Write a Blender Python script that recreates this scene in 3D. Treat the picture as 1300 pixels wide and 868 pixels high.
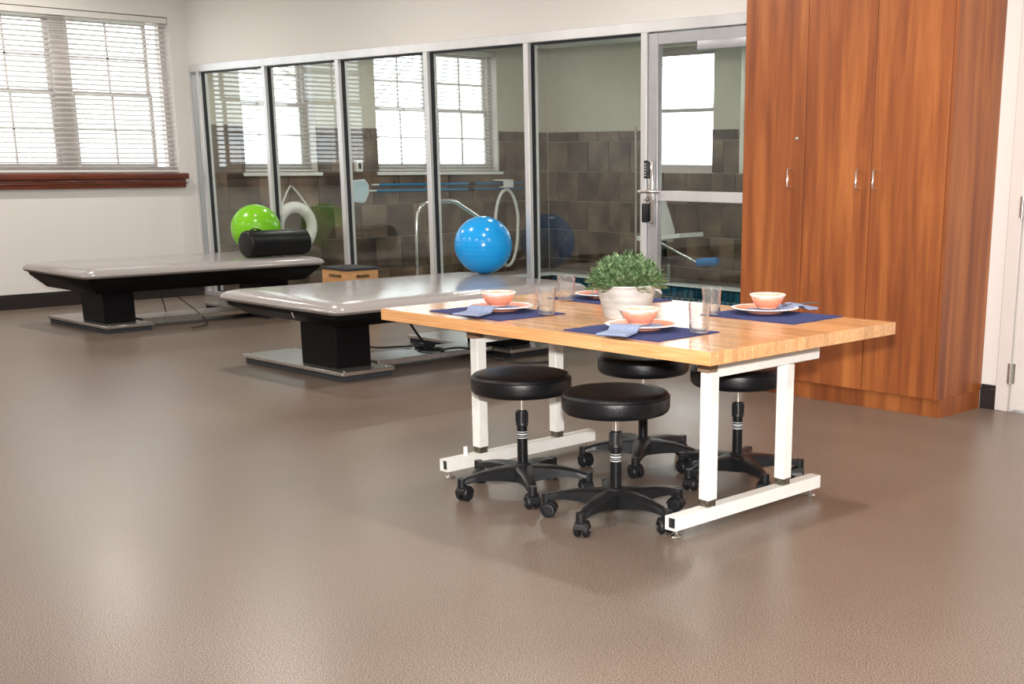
import bpy, bmesh, math, random
from mathutils import Vector, Matrix
R = math.radians
random.seed(7)
sc = bpy.context.scene
col = sc.collection
for o in list(bpy.data.objects):
    bpy.data.objects.remove(o)

# ------------------------------------------------------------------ camera
def aim_matrix(loc, yaw, pitch, roll):
    ya, pi_, ro = R(yaw), R(pitch), R(roll)
    f = Vector((math.sin(ya)*math.cos(pi_), math.cos(ya)*math.cos(pi_), -math.sin(pi_)))
    r = Vector((math.cos(ya), -math.sin(ya), 0)); u = r.cross(f)
    r2 = r*math.cos(ro) + u*math.sin(ro); u2 = -r*math.sin(ro) + u*math.cos(ro)
    m = Matrix((r2, u2, -f)).transposed().to_4x4(); m.translation = loc
    return m
cam_d = bpy.data.cameras.new('camera'); cam = bpy.data.objects.new('camera', cam_d); col.objects.link(cam)
cam_d.sensor_width = 36; cam_d.sensor_fit = 'HORIZONTAL'; cam_d.lens = 1618.447/1300*36
cam_d.shift_x = (650-807.959)/1300; cam_d.shift_y = (609.038-434)/1300
cam_d.clip_start = .05; cam_d.clip_end = 300
cam.matrix_world = aim_matrix(Vector((0, 0, 1.353)), -43.1311, 14.0499, .1799)
sc.camera = cam

# ------------------------------------------------------------------ world, lamps, exposure
w = bpy.data.worlds.new('overcast_sky'); sc.world = w; w.use_nodes = True
bg = w.node_tree.nodes['Background']; bg.inputs[0].default_value = (.90, .95, 1, 1); bg.inputs[1].default_value = 5.0
vs = sc.view_settings
vs.view_transform = 'Standard'; vs.look = 'None'; vs.gamma = 1; vs.use_curve_mapping = False; vs.exposure = 0.0
CEIL = 3.05; PCEIL = 2.70
DOWN = [(x, y) for x in (-11.2, -8.4, -5.6, -2.8, 0) for y in (-1.6, 1.6, 4.9)]
PDOWN = [(x, y) for x in (-11, -8.2) for y in (7.7, 9.4)]
DOWN_W = 37; PDOWN_W = 16; FLASH_W = 170
def lamp(name, loc, power, size, mat=None, color=(1, 1, 1), spread=180):
    d = bpy.data.lights.new(name, 'AREA'); d.shape = 'DISK'; d.size = size; d.energy = power; d.color = color
    d.spread = R(spread)
    o = bpy.data.objects.new(name, d); col.objects.link(o)
    if mat is None: o.location = loc
    else: o.matrix_world = mat
    return o
for x, y in DOWN: lamp('downlight_lamp', (x, y, CEIL-.035), DOWN_W, .17, color=(1, .95, .88))
for x, y in PDOWN: lamp('pool_downlight_lamp', (x, y, PCEIL-.035), PDOWN_W, .17, color=(1, .95, .88))
# the photographer's speedlight just above the lens
lamp('camera_flash', None, FLASH_W, .10, aim_matrix(Vector((-.02, .02, 1.53)), -36, 4, 0), color=(1, .98, .95), spread=120)

# ------------------------------------------------------------------ material helpers
MATS = {}
def mat(name, c, rough=.5, metal=0, c2=None, scale=8, stretch=(1, 1, 1), bump=0, bscale=None, rnd=0, detail=4, spec=.5, lo=.35, hi=.65, coat=0, alpha=None):
    if name in MATS: return MATS[name]
    m = bpy.data.materials.new(name); m.use_nodes = True; nt = m.node_tree; N = nt.nodes; L = nt.links
    b = N['Principled BSDF']
    b.inputs['Base Color'].default_value = (*c, 1); b.inputs['Roughness'].default_value = rough; b.inputs['Metallic'].default_value = metal
    b.inputs['Specular IOR Level'].default_value = spec
    if coat: b.inputs['Coat Weight'].default_value = coat; b.inputs['Coat Roughness'].default_value = .1
    tc = N.new('ShaderNodeTexCoord'); mp = N.new('ShaderNodeMapping'); mp.inputs['Scale'].default_value = stretch
    L.new(tc.outputs['Object'], mp.inputs[0]); src = mp.outputs[0]
    oi = N.new('ShaderNodeObjectInfo')
    if rnd:
        add = N.new('ShaderNodeVectorMath'); add.operation = 'ADD'; mul = N.new('ShaderNodeMath'); mul.operation = 'MULTIPLY'; mul.inputs[1].default_value = 37
        L.new(oi.outputs['Random'], mul.inputs[0]); L.new(src, add.inputs[0]); L.new(mul.outputs[0], add.inputs[1]); src = add.outputs[0]
    out = None
    if c2 is not None:
        n = N.new('ShaderNodeTexNoise'); n.inputs['Scale'].default_value = scale; n.inputs['Detail'].default_value = detail
        L.new(src, n.inputs['Vector'])
        cr = N.new('ShaderNodeValToRGB'); cr.color_ramp.elements[0].position = lo; cr.color_ramp.elements[1].position = hi
        cr.color_ramp.elements[0].color = (*c, 1); cr.color_ramp.elements[1].color = (*c2, 1)
        L.new(n.outputs['Fac'], cr.inputs[0]); out = cr.outputs[0]
    if rnd:
        hs = N.new('ShaderNodeHueSaturation'); mr = N.new('ShaderNodeMapRange')
        mr.inputs['To Min'].default_value = 1-rnd; mr.inputs['To Max'].default_value = 1+rnd
        L.new(oi.outputs['Random'], mr.inputs[0]); L.new(mr.outputs[0], hs.inputs['Value'])
        if out: L.new(out, hs.inputs['Color'])
        else: hs.inputs['Color'].default_value = (*c, 1)
        out = hs.outputs[0]
    if out: L.new(out, b.inputs['Base Color'])
    if bump:
        n2 = N.new('ShaderNodeTexNoise'); n2.inputs['Scale'].default_value = bscale or scale*4; n2.inputs['Detail'].default_value = 4
        L.new(src, n2.inputs['Vector'])
        bp = N.new('ShaderNodeBump'); bp.inputs['Strength'].default_value = bump; bp.inputs['Distance'].default_value = .01
        L.new(n2.outputs['Fac'], bp.inputs['Height']); L.new(bp.outputs[0], b.inputs['Normal'])
    MATS[name] = m
    return m
def glass_sheet(name, tint=(1, 1, 1), k=1.0, rough=0.0, power=5, milk=0):
    m = bpy.data.materials.new(name); m.use_nodes = True; nt = m.node_tree; N = nt.nodes; L = nt.links
    N.remove(N['Principled BSDF']); out = N['Material Output']
    t = N.new('ShaderNodeBsdfTransparent'); t.inputs[0].default_value = (*tint, 1)
    g = N.new('ShaderNodeBsdfGlossy'); g.inputs['Roughness'].default_value = rough
    lw = N.new('ShaderNodeLayerWeight'); lw.inputs[0].default_value = .5
    fr = N.new('ShaderNodeMath'); fr.operation = 'POWER'; fr.inputs[1].default_value = power; L.new(lw.outputs['Facing'], fr.inputs[0])
    mu = N.new('ShaderNodeMath'); mu.operation = 'MULTIPLY_ADD'; mu.inputs[1].default_value = .96*k; mu.inputs[2].default_value = .04*k; mu.use_clamp = True
    mx = N.new('ShaderNodeMixShader')
    L.new(fr.outputs[0], mu.inputs[0]); L.new(mu.outputs[0], mx.inputs[0]); L.new(t.outputs[0], mx.inputs[1]); L.new(g.outputs[0], mx.inputs[2]); L.new(mx.outputs[0], out.inputs[0])
    if milk:
        df = N.new('ShaderNodeBsdfDiffuse'); df.inputs[0].default_value = (.9, .9, .9, 1); m2 = N.new('ShaderNodeMixShader'); m2.inputs[0].default_value = milk
        L.new(mx.outputs[0], m2.inputs[1]); L.new(df.outputs[0], m2.inputs[2]); L.new(m2.outputs[0], out.inputs[0])
    return m
def floor_mat():
    m = mat('floor_vinyl', (.19, .125, .088), .36, spec=.36)
    nt = m.node_tree; N = nt.nodes; L = nt.links; b = N['Principled BSDF']; tc = N['Texture Coordinate']
    def noise(s, d):
        n = N.new('ShaderNodeTexNoise'); n.inputs['Scale'].default_value = s; n.inputs['Detail'].default_value = d; L.new(tc.outputs['Object'], n.inputs['Vector']); return n
    n1 = noise(265, 2); n2 = noise(1.3, 5)
    cr = N.new('ShaderNodeValToRGB'); e = cr.color_ramp.elements
    e[0].position = .40; e[0].color = (.062, .045, .036, 1); e[1].position = .62; e[1].color = (.365, .283, .230, 1)
    x = cr.color_ramp.elements.new(.5); x.color = (.152, .110, .083, 1)
    L.new(n1.outputs['Fac'], cr.inputs[0])
    mx = N.new('ShaderNodeMix'); mx.data_type = 'RGBA'; mx.blend_type = 'MULTIPLY'; mx.inputs[0].default_value = 1
    c2 = N.new('ShaderNodeValToRGB'); c2.color_ramp.elements[0].position = .3; c2.color_ramp.elements[0].color = (.86, .86, .86, 1); c2.color_ramp.elements[1].position = .7; c2.color_ramp.elements[1].color = (1, 1, 1, 1)
    L.new(n2.outputs['Fac'], c2.inputs[0]); L.new(cr.outputs[0], mx.inputs[6]); L.new(c2.outputs[0], mx.inputs[7]); L.new(mx.outputs[2], b.inputs['Base Color'])
    mr = N.new('ShaderNodeMapRange'); mr.inputs['To Min'].default_value = .24; mr.inputs['To Max'].default_value = .40; L.new(n2.outputs['Fac'], mr.inputs[0]); L.new(mr.outputs[0], b.inputs['Roughness'])
    bp = N.new('ShaderNodeBump'); bp.inputs['Strength'].default_value = .02; bp.inputs['Distance'].default_value = .001; L.new(n1.outputs['Fac'], bp.inputs['Height']); L.new(bp.outputs[0], b.inputs['Normal'])
    return m
def wood_mat(name, ca, cb, cc, stretch, scale=3, rough=.35, rnd=0, coat=0, dist=1.1):
    m = bpy.data.materials.new(name); m.use_nodes = True; nt = m.node_tree; N = nt.nodes; L = nt.links; b = N['Principled BSDF']
    tc = N.new('ShaderNodeTexCoord'); mp = N.new('ShaderNodeMapping'); mp.inputs['Scale'].default_value = stretch
    L.new(tc.outputs['Object'], mp.inputs[0]); oi = N.new('ShaderNodeObjectInfo')
    mul = N.new('ShaderNodeMath'); mul.operation = 'MULTIPLY'; mul.inputs[1].default_value = 53; L.new(oi.outputs['Random'], mul.inputs[0])
    ad = N.new('ShaderNodeVectorMath'); ad.operation = 'ADD'; L.new(mp.outputs[0], ad.inputs[0]); L.new(mul.outputs[0], ad.inputs[1])
    n = N.new('ShaderNodeTexNoise'); n.inputs['Scale'].default_value = scale; n.inputs['Detail'].default_value = 8; n.inputs['Roughness'].default_value = .62; n.inputs['Distortion'].default_value = dist
    L.new(ad.outputs[0], n.inputs['Vector'])
    cr = N.new('ShaderNodeValToRGB'); e = cr.color_ramp.elements; e[0].position = .30; e[0].color = (*ca, 1); e[1].position = .72; e[1].color = (*cc, 1)
    x = e.new(.5); x.color = (*cb, 1); L.new(n.outputs['Fac'], cr.inputs[0])
    hs = N.new('ShaderNodeHueSaturation'); L.new(cr.outputs[0], hs.inputs['Color'])
    if rnd:
        mr = N.new('ShaderNodeMapRange'); mr.inputs['To Min'].default_value = 1-rnd; mr.inputs['To Max'].default_value = 1+rnd; L.new(oi.outputs['Random'], mr.inputs[0]); L.new(mr.outputs[0], hs.inputs['Value'])
    L.new(hs.outputs[0], b.inputs['Base Color']); b.inputs['Roughness'].default_value = rough
    if coat: b.inputs['Coat Weight'].default_value = coat; b.inputs['Coat Roughness'].default_value = .12
    MATS[name] = m; return m
def radial_mat(name, stops, rough=.25, noise=.0):
    """colour by distance from the thing's own axis"""
    m = bpy.data.materials.new(name); m.use_nodes = True; nt = m.node_tree; N = nt.nodes; L = nt.links; b = N['Principled BSDF']
    tc = N.new('ShaderNodeTexCoord'); mp = N.new('ShaderNodeMapping'); mp.inputs['Scale'].default_value = (1, 1, 0); L.new(tc.outputs['Object'], mp.inputs[0])
    ln = N.new('ShaderNodeVectorMath'); ln.operation = 'LENGTH'; L.new(mp.outputs[0], ln.inputs[0])
    n = N.new('ShaderNodeTexNoise'); n.inputs['Scale'].default_value = 40; L.new(tc.outputs['Object'], n.inputs['Vector'])
    sb = N.new('ShaderNodeMath'); sb.operation = 'MULTIPLY_ADD'; sb.inputs[1].default_value = noise; L.new(n.outputs['Fac'], sb.inputs[0]); L.new(ln.outputs['Value'], sb.inputs[2])
    mr = N.new('ShaderNodeMapRange'); mr.inputs['From Max'].default_value = .15; L.new(sb.outputs[0], mr.inputs[0])
    cr = N.new('ShaderNodeValToRGB'); e = cr.color_ramp.elements
    e[0].position = stops[0][0]/.15; e[0].color = (*stops[0][1], 1); e[1].position = min(1, stops[-1][0]/.15); e[1].color = (*stops[-1][1], 1)
    for p, c in stops[1:-1]: x = e.new(p/.15); x.color = (*c, 1)
    L.new(mr.outputs[0], cr.inputs[0]); L.new(cr.outputs[0], b.inputs['Base Color']); b.inputs['Roughness'].default_value = rough
    MATS[name] = m; return m

WALL = mat('wall_paint', (.72, .69, .665), .75, bump=.03, bscale=180)
CEILM = mat('ceiling_paint', (.80, .79, .77), .85, c2=(.76, .75, .73), scale=60)
FLOOR = floor_mat()
BASEB = mat('baseboard_black', (.016, .012, .013), .4, c2=(.024, .018, .018), scale=20)
MAHOG = wood_mat('mahogany', (.070, .014, .008), (.135, .028, .014), (.20, .046, .022), (14, 1, 14), 2, .3, coat=.3)
WINFR = mat('window_frame_paint', (.47, .42, .405), .5, c2=(.51, .46, .445), scale=30)
SLAT = mat('blind_slat_white', (.69, .67, .64), .45, c2=(.73, .71, .68), scale=12)
CORD = mat('cord_white', (.75, .73, .70), .7, c2=(.68, .66, .62), scale=50)
ALU = mat('aluminium_frame', (.66, .66, .67), .38, .55, c2=(.74, .74, .75), scale=4, stretch=(1, 1, .1))
ALUG = mat('aluminium_grey', (.42, .42, .44), .4, .6, c2=(.50, .50, .52), scale=4)
GASK = mat('black_gasket', (.010, .011, .016), .5, c2=(.014, .015, .02), scale=30)
GLASS = glass_sheet('partition_glass', (.93, .95, .93), 1.25)
WGLASS = glass_sheet('window_glass', (.97, .98, .98), .8)
CHERRY = wood_mat('cherry_laminate', (.150, .036, .009), (.262, .072, .016), (.42, .140, .034), (6.5, 6.5, .40), 1.7, .45, rnd=.04, dist=.45)
BLOCK = wood_mat('butcher_block', (.53, .24, .088), (.64, .325, .135), (.73, .42, .20), (1.2, 30, 30), 2.2, .22, rnd=.16, coat=.35)
SPACER = mat('brown_spacer', (.23, .14, .085), .6, c2=(.28, .18, .11), scale=15)
WSTEEL = mat('white_enamel_steel', (.80, .78, .74), .35, c2=(.84, .82, .78), scale=20)
SLEEVE = mat('worn_steel_sleeve', (.11, .095, .075), .4, .8, c2=(.26, .23, .18), scale=70)
CHROME = mat('chrome', (.75, .74, .72), .15, 1, c2=(.80, .79, .78), scale=30)
STEEL = mat('brushed_steel', (.50, .47, .44), .30, .9, c2=(.58, .55, .52), scale=6, stretch=(1, 12, 1))
BLKV = mat('black_vinyl', (.0045, .0045, .0055), .33, c2=(.006, .006, .0075), scale=25, spec=.32, bump=.12, bscale=240)
BLKP = mat('black_plastic', (.0075, .0075, .0088), .42, c2=(.011, .011, .0125), scale=40, spec=.35, bump=.05, bscale=300)
BLKM = mat('black_frame_paint', (.0035, .0035, .004), .5, c2=(.005, .005, .0055), scale=20, spec=.12)
GREYV = mat('grey_vinyl', (.33, .30, .292), .17, c2=(.35, .32, .312), scale=3, bump=.03, bscale=220)
GREEN = mat('green_ball_vinyl', (.17, .52, .008), .22, c2=(.20, .56, .012), scale=3)
BLUE = mat('blue_ball_vinyl', (.006, .30, .74), .18, c2=(.010, .33, .78), scale=3)
NAVY = mat('navy_cloth', (.013, .022, .110), .9, c2=(.020, .032, .145), scale=160, bump=.3, bscale=500)
NAPK = mat('blue_grey_napkin', (.20, .245, .385), .9, c2=(.25, .295, .44), scale=120, bump=.2, bscale=400)
POTM = mat('whitewashed_metal', (.42, .415, .40), .5, .15, c2=(.58, .575, .56), scale=9, stretch=(1, 1, 3), bump=.05)
LEAF = mat('leaf_green', (.028, .085, .022), .5, c2=(.27, .37, .19), scale=38, detail=2, lo=.34, hi=.76)
STEM = mat('stem_green', (.08, .14, .05), .6, c2=(.12, .18, .07), scale=30)
SOIL = mat('moss', (.03, .045, .02), .9, c2=(.05, .07, .03), scale=40)
WATERG = glass_sheet('tumbler_glass', (.985, .99, .99), 1.9, .02, 3, .03)
PLATE = radial_mat('plate_glaze', [(.0, (.85, .83, .82)), (.070, (.84, .80, .78)), (.080, (.76, .27, .17)), (.124, (.80, .36, .25)), (.131, (.86, .84, .83)), (.15, (.86, .84, .83))], .2, .006)
BOWL = radial_mat('bowl_glaze', [(.0, (.86, .72, .62)), (.044, (.82, .55, .45)), (.052, (.74, .235, .15)), (.068, (.78, .28, .18)), (.0735, (.80, .42, .30)), (.0765, (.88, .80, .74)), (.15, (.88, .80, .74))], .22, .010)
TILE = mat('brown_stone_tile', (.044, .028, .019), .42, c2=(.205, .142, .100), scale=2.6, detail=8, rnd=.28, lo=.36, hi=.70, bump=.1, bscale=12)
GROUT = mat('grout', (.15, .125, .10), .9, c2=(.18, .15, .12), scale=30)
PGROUT = mat('pool_grout_pale', (.34, .42, .44), .8, c2=(.40, .48, .50), scale=30)
PPAINT = mat('pool_wall_paint', (.60, .565, .475), .8, c2=(.63, .595, .505), scale=5)
PFLOOR = mat('pool_deck_concrete', (.26, .235, .21), .6, c2=(.33, .30, .275), scale=7, bump=.1)
COPING = mat('white_coping', (.72, .73, .71), .45, c2=(.78, .79, .77), scale=15)
MOSAIC = mat('teal_mosaic', (.006, .045, .085), .15, c2=(.012, .085, .135), scale=9, rnd=.35)
WATER = mat('pool_water', (.10, .32, .36), .05, c2=(.13, .38, .42), scale=3, bump=.15, bscale=5)
PVCW = mat('white_plastic', (.76, .75, .72), .4, c2=(.80, .79, .76), scale=20)
BLUEP = mat('blue_pole_paint', (.015, .16, .32), .3, .2, c2=(.02, .20, .38), scale=8)
FOAM = mat('blue_foam', (.010, .16, .42), .75, c2=(.014, .19, .48), scale=60, bump=.2)
NET = mat('pale_blue_net', (.42, .55, .62), .8, c2=(.52, .64, .70), scale=90)
PINE = wood_mat('pale_birch', (.40, .20, .08), (.52, .28, .12), (.62, .36, .17), (2, 2, 9), 3, .45)
RUBBER = mat('black_rubber', (.02, .021, .026), .7, c2=(.03, .031, .036), scale=50, bump=.2)
DOORM = mat('door_paint', (.66, .61, .58), .5, c2=(.68, .63, .60), scale=8)
WHITE_PRINT = mat('white_print', (.75, .75, .75), .6, c2=(.70, .70, .70), scale=90)
GROUND = mat('outside_lawn', (.30, .31, .24), .95, c2=(.38, .37, .30), scale=.6)
BARK = mat('pale_bark', (.42, .39, .37), .9, c2=(.50, .47, .45), scale=12, bump=.3)
CAPM = mat('screen_edge_glass', (.10, .32, .30), .1, c2=(.14, .36, .34), scale=10)
LAMPM = mat('lamp_trim_white', (.8, .8, .8), .5, c2=(.76, .76, .76), scale=30)
SCREEN = glass_sheet('screen_glass', (.90, .96, .94), 1.0)

# ------------------------------------------------------------------ geometry helpers
class M:
    def __init__(s): s.bm = bmesh.new()
    def box(s, x0, x1, y0, y1, z0, z1, bev=0, seg=2):
        g = bmesh.ops.create_cube(s.bm, size=1)['verts']
        for v in g: v.co = Vector(((x0+x1)/2+v.co.x*(x1-x0), (y0+y1)/2+v.co.y*(y1-y0), (z0+z1)/2+v.co.z*(z1-z0)))
        if bev:
            es = list({e for v in g for e in v.link_edges})
            bmesh.ops.bevel(s.bm, geom=es, offset=bev, segments=seg, affect='EDGES', profile=.5)
        return s
    def obox(s, mtx, sx, sy, sz, bev=0, seg=2):
        g = bmesh.ops.create_cube(s.bm, size=1)['verts']
        for v in g: v.co = Vector((v.co.x*sx, v.co.y*sy, v.co.z*sz))
        if bev:
            es = list({e for v in g for e in v.link_edges})
            r = bmesh.ops.bevel(s.bm, geom=es, offset=bev, segments=seg, affect='EDGES', profile=.5)
            g = list({v for f in r['faces'] for v in f.verts} | {v for v in g if v.is_valid})
        for v in g: v.co = mtx @ v.co
        return s
    def ring(s, c, ax, r, seg, ref=None):
        ax = ax.normalized(); ref = ref or (Vector((0, 0, 1)) if abs(ax.z) < .9 else Vector((1, 0, 0)))
        a = ax.cross(ref).normalized(); b = ax.cross(a).normalized()
        return [s.bm.verts.new(c + (a*math.cos(2*math.pi*i/seg)+b*math.sin(2*math.pi*i/seg))*r) for i in range(seg)]
    def bridge(s, A, B):
        n = len(A)
        for i in range(n): s.bm.faces.new((A[i], A[(i+1) % n], B[(i+1) % n], B[i]))
    def cyl(s, p0, p1, r0, r1=None, seg=20, caps=True):
        p0, p1 = Vector(p0), Vector(p1); r1 = r0 if r1 is None else r1
        A = s.ring(p0, p1-p0, r0, seg); B = s.ring(p1, p1-p0, r1, seg); s.bridge(A, B)
        if caps: s.bm.faces.new(A[::-1]); s.bm.faces.new(B)
        return s
    def tube(s, pts, r, seg=10, closed=False, smooth=0):
        pts = [Vector(p) for p in pts]
        if smooth: pts = spline(pts, smooth, closed)
        rs = r if isinstance(r, (list, tuple)) else None
        n = len(pts); rings = []; nrm = None
        for i in range(n):
            if closed: t = pts[(i+1) % n]-pts[i-1]
            else: t = pts[min(i+1, n-1)]-pts[max(i-1, 0)]
            t.normalize()
            if nrm is None: nrm = t.orthogonal().normalized()
            nrm = (nrm-t*nrm.dot(t)).normalized(); b = t.cross(nrm)
            rr = r if rs is None else rs[0]+(rs[1]-rs[0])*i/(n-1)
            rings.append([s.bm.verts.new(pts[i]+(nrm*math.cos(2*math.pi*k/seg)+b*math.sin(2*math.pi*k/seg))*rr) for k in range(seg)])
        for i in range(n-1): s.bridge(rings[i], rings[i+1])
        if closed: s.bridge(rings[-1], rings[0])
        else: s.bm.faces.new(rings[0][::-1]); s.bm.faces.new(rings[-1])
        return s
    def lathe(s, prof, seg=32, c=(0, 0, 0), axis=None):
        c = Vector(c); rings = []
        for r, z in prof:
            if r < 1e-6: rings.append([s.bm.verts.new(c+Vector((0, 0, z)))])
            else: rings.append([s.bm.verts.new(c+Vector((r*math.cos(2*math.pi*i/seg), r*math.sin(2*math.pi*i/seg), z))) for i in range(seg)])
        for A, B in zip(rings, rings[1:]):
            for i in range(seg):
                a, a2, b, b2 = A[i % len(A)], A[(i+1) % len(A)], B[i % len(B)], B[(i+1) % len(B)]
                vs_ = []
                for v in (a, a2, b2, b):
                    if v not in vs_: vs_.append(v)
                if len(vs_) > 2: s.bm.faces.new(vs_)
        return s
    def loft(s, loops, cap=True):
        rr = [[s.bm.verts.new(Vector(p)) for p in lp] for lp in loops]
        for A, B in zip(rr, rr[1:]): s.bridge(A, B)
        if cap: s.bm.faces.new(rr[0][::-1]); s.bm.faces.new(rr[-1])
        return s
    def quad(s, *p): s.bm.faces.new([s.bm.verts.new(Vector(q)) for q in p]); return s
    def xf(s, mtx): bmesh.ops.transform(s.bm, matrix=mtx, verts=s.bm.verts); return s
    def mesh(s, name, m, ang=38):
        bmesh.ops.recalc_face_normals(s.bm, faces=s.bm.faces)
        me = bpy.data.meshes.new(name); s.bm.to_mesh(me); s.bm.free()
        if m: me.materials.append(m)
        for p in me.polygons: p.use_smooth = True
        me.set_sharp_from_angle(angle=R(ang))
        return me
    def build(s, name, m, parent=None, loc=(0, 0, 0), rz=0, ang=38):
        return place(name, s.mesh(name, m, ang), parent, loc, rz)
def spline(pts, k, closed=False):
    n = len(pts); out = []
    g = (lambda i: pts[i % n]) if closed else (lambda i: pts[max(0, min(n-1, i))])
    for i in range(n if closed else n-1):
        p0, p1, p2, p3 = g(i-1), g(i), g(i+1), g(i+2)
        for j in range(k):
            t = j/k
            out.append(.5*((2*p1)+(p2-p0)*t+(2*p0-5*p1+4*p2-p3)*t*t+(3*p1-p0-3*p2+p3)*t**3))
    if not closed: out.append(pts[-1])
    return out
def place(name, me, parent=None, loc=(0, 0, 0), rz=0):
    o = bpy.data.objects.new(name, me); col.objects.link(o); o.location = loc; o.rotation_euler[2] = rz
    if parent: o.parent = parent
    return o
def tag(o, label, cat, group=None):
    o['label'] = label; o['category'] = cat
    if group: o['group'] = group
    return o
def struct(o, label=None):
    o['kind'] = 'structure'
    if label: o['label'] = label
    return o
def thing(name, label, cat, loc=(0, 0, 0), rz=0, group=None):
    o = bpy.data.objects.new(name, None); col.objects.link(o); o.location = loc; o.rotation_euler[2] = rz; o.empty_display_size = .1
    return tag(o, label, cat, group)
def copy_tree(o, parent=None):
    c = o.copy(); col.objects.link(c)
    if parent: c.parent = parent
    for ch in list(o.children): copy_tree(ch, c)
    return c
def wall(name, axis, c0, c1, u0, u1, z0, z1, openings, m):
    """slab with rectangular openings; axis 'x': plane X=c0..c1, u=Y ; axis 'y': plane Y=c0..c1, u=X"""
    us = sorted({u0, u1, *[o[0] for o in openings], *[o[1] for o in openings]}); zs = sorted({z0, z1, *[o[2] for o in openings], *[o[3] for o in openings]})
    nu, nz = len(us)-1, len(zs)-1
    def opn(i, k):
        if i < 0 or k < 0 or i >= nu or k >= nz: return True
        um, zm = (us[i]+us[i+1])/2, (zs[k]+zs[k+1])/2
        return any(a < um < b and c < zm < d for a, b, c, d in openings)
    P = (lambda c, u, z: (c, u, z)) if axis == 'x' else (lambda c, u, z: (u, c, z))
    b = M()
    for i in range(nu):
        for k in range(nz):
            if opn(i, k): continue
            ua, ub, za, zb = us[i], us[i+1], zs[k], zs[k+1]
            for c in (c0, c1): b.quad(P(c, ua, za), P(c, ub, za), P(c, ub, zb), P(c, ua, zb))
            if opn(i-1, k): b.quad(P(c0, ua, za), P(c1, ua, za), P(c1, ua, zb), P(c0, ua, zb))
            if opn(i+1, k): b.quad(P(c0, ub, za), P(c1, ub, za), P(c1, ub, zb), P(c0, ub, zb))
            if opn(i, k-1): b.quad(P(c0, ua, za), P(c1, ua, za), P(c1, ub, za), P(c0, ub, za))
            if opn(i, k+1): b.quad(P(c0, ua, zb), P(c1, ua, zb), P(c1, ub, zb), P(c0, ub, zb))
    bmesh.ops.remove_doubles(b.bm, verts=b.bm.verts, dist=1e-5)
    return struct(b.build(name, m))

# ------------------------------------------------------------------ the setting
WX, WY = -12.30, 6.66           # left wall face, glass line
PY = 11.45                     # pool room far wall
SILL = 1.22
winA = (3.55, 6.44, SILL, 2.69)
winB = (7.16, 8.03, SILL, 2.62)
winC = (8.83, 10.62, SILL, 2.62)
struct(M().box(WX, 4, -4.5, 6.71, -.12, 0).build('floor', FLOOR))
struct(M().box(WX-.01, 4.2, -4.7, 6.86, CEIL, CEIL+.1).build('ceiling', CEILM))
ceil = bpy.data.objects['ceiling']
ringme = M().lathe([(.085, 0), (.115, 0), (.118, -.006), (.10, -.014), (.085, -.010), (.085, 0)], 28).mesh('downlight_trim', LAMPM)
for x, y in DOWN: place('downlight_trim', ringme, ceil, (x, y, CEIL-.001))
wall('wall_left', 'x', WX-.22, WX, -4.5, 12.1, -.12, CEIL, [winA, winB, winC], WALL)
wall('wall_back', 'y', 6.615, 6.815, WX, -5.06, 2.256, CEIL, [], WALL)
wall('wall_back_right', 'y', 6.545, 6.815, -5.06, 4.2, 0, CEIL, [(-3.272, -2.36, 0, 2.10)], WALL)
wall('wall_right', 'x', 4.0, 4.2, -4.7, 6.545, 0, CEIL, [], WALL)
wall('wall_front', 'y', -4.7, -4.5, WX-.22, 4.0, 0, CEIL, [], WALL)
def baseb(name, x0, x1, y0, y1):
    b = M(); b.box(x0, x1, y0, y1, 0, .118, .003, 1)
    if x1-x0 < y1-y0: b.box(x0, x0+.010, y0, y1, .118, .136, .002, 1)
    else: b.box(x0, x1, y1-.010, y1, .118, .136, .002, 1)
    return struct(b.build(name, BASEB))
baseb('baseboard_left', WX, WX+.018, -4.5, 6.60)
baseb('baseboard_back', -3.452, -3.358, 6.527, 6.545)

# pool room shell
wall('wall_pool_back', 'y', PY, PY+.2, WX, -5.4, -.4, 2.9, [(-10.62, -9.56, SILL, 2.62), (-9.17, -8.20, SILL, 2.62)], PPAINT)
wall('wall_pool_right', 'x', -5.4, -5.2, 6.815, PY+.2, -.4, 2.9, [], PPAINT)
struct(M().box(WX-.01, -5.2, 6.815, PY+.2, PCEIL, PCEIL+.1).build('ceiling_pool', CEILM))
pceil = bpy.data.objects['ceiling_pool']
for x, y in PDOWN: place('downlight_trim', ringme, pceil, (x, y, PCEIL-.001))
# painted upper part of the pool room's left wall
pw = wall('wall_pool_left', 'x', WX+.0005, WX+.010, 6.72, PY, 0, PCEIL, [winB, winC], PPAINT)
PX0, PX1, PY0, PY1 = -11.45, -6.6, 8.05, 10.72   # pool outline
fl = M()
fl.box(WX, PX0, 6.71, PY, -.12, 0); fl.box(PX1, -5.4, 6.71, PY, -.12, 0); fl.box(PX0, PX1, 6.71, PY0, -.12, 0); fl.box(PX0, PX1, PY1, PY, -.12, 0)
struct(fl.build('floor_pool', PFLOOR))

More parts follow.
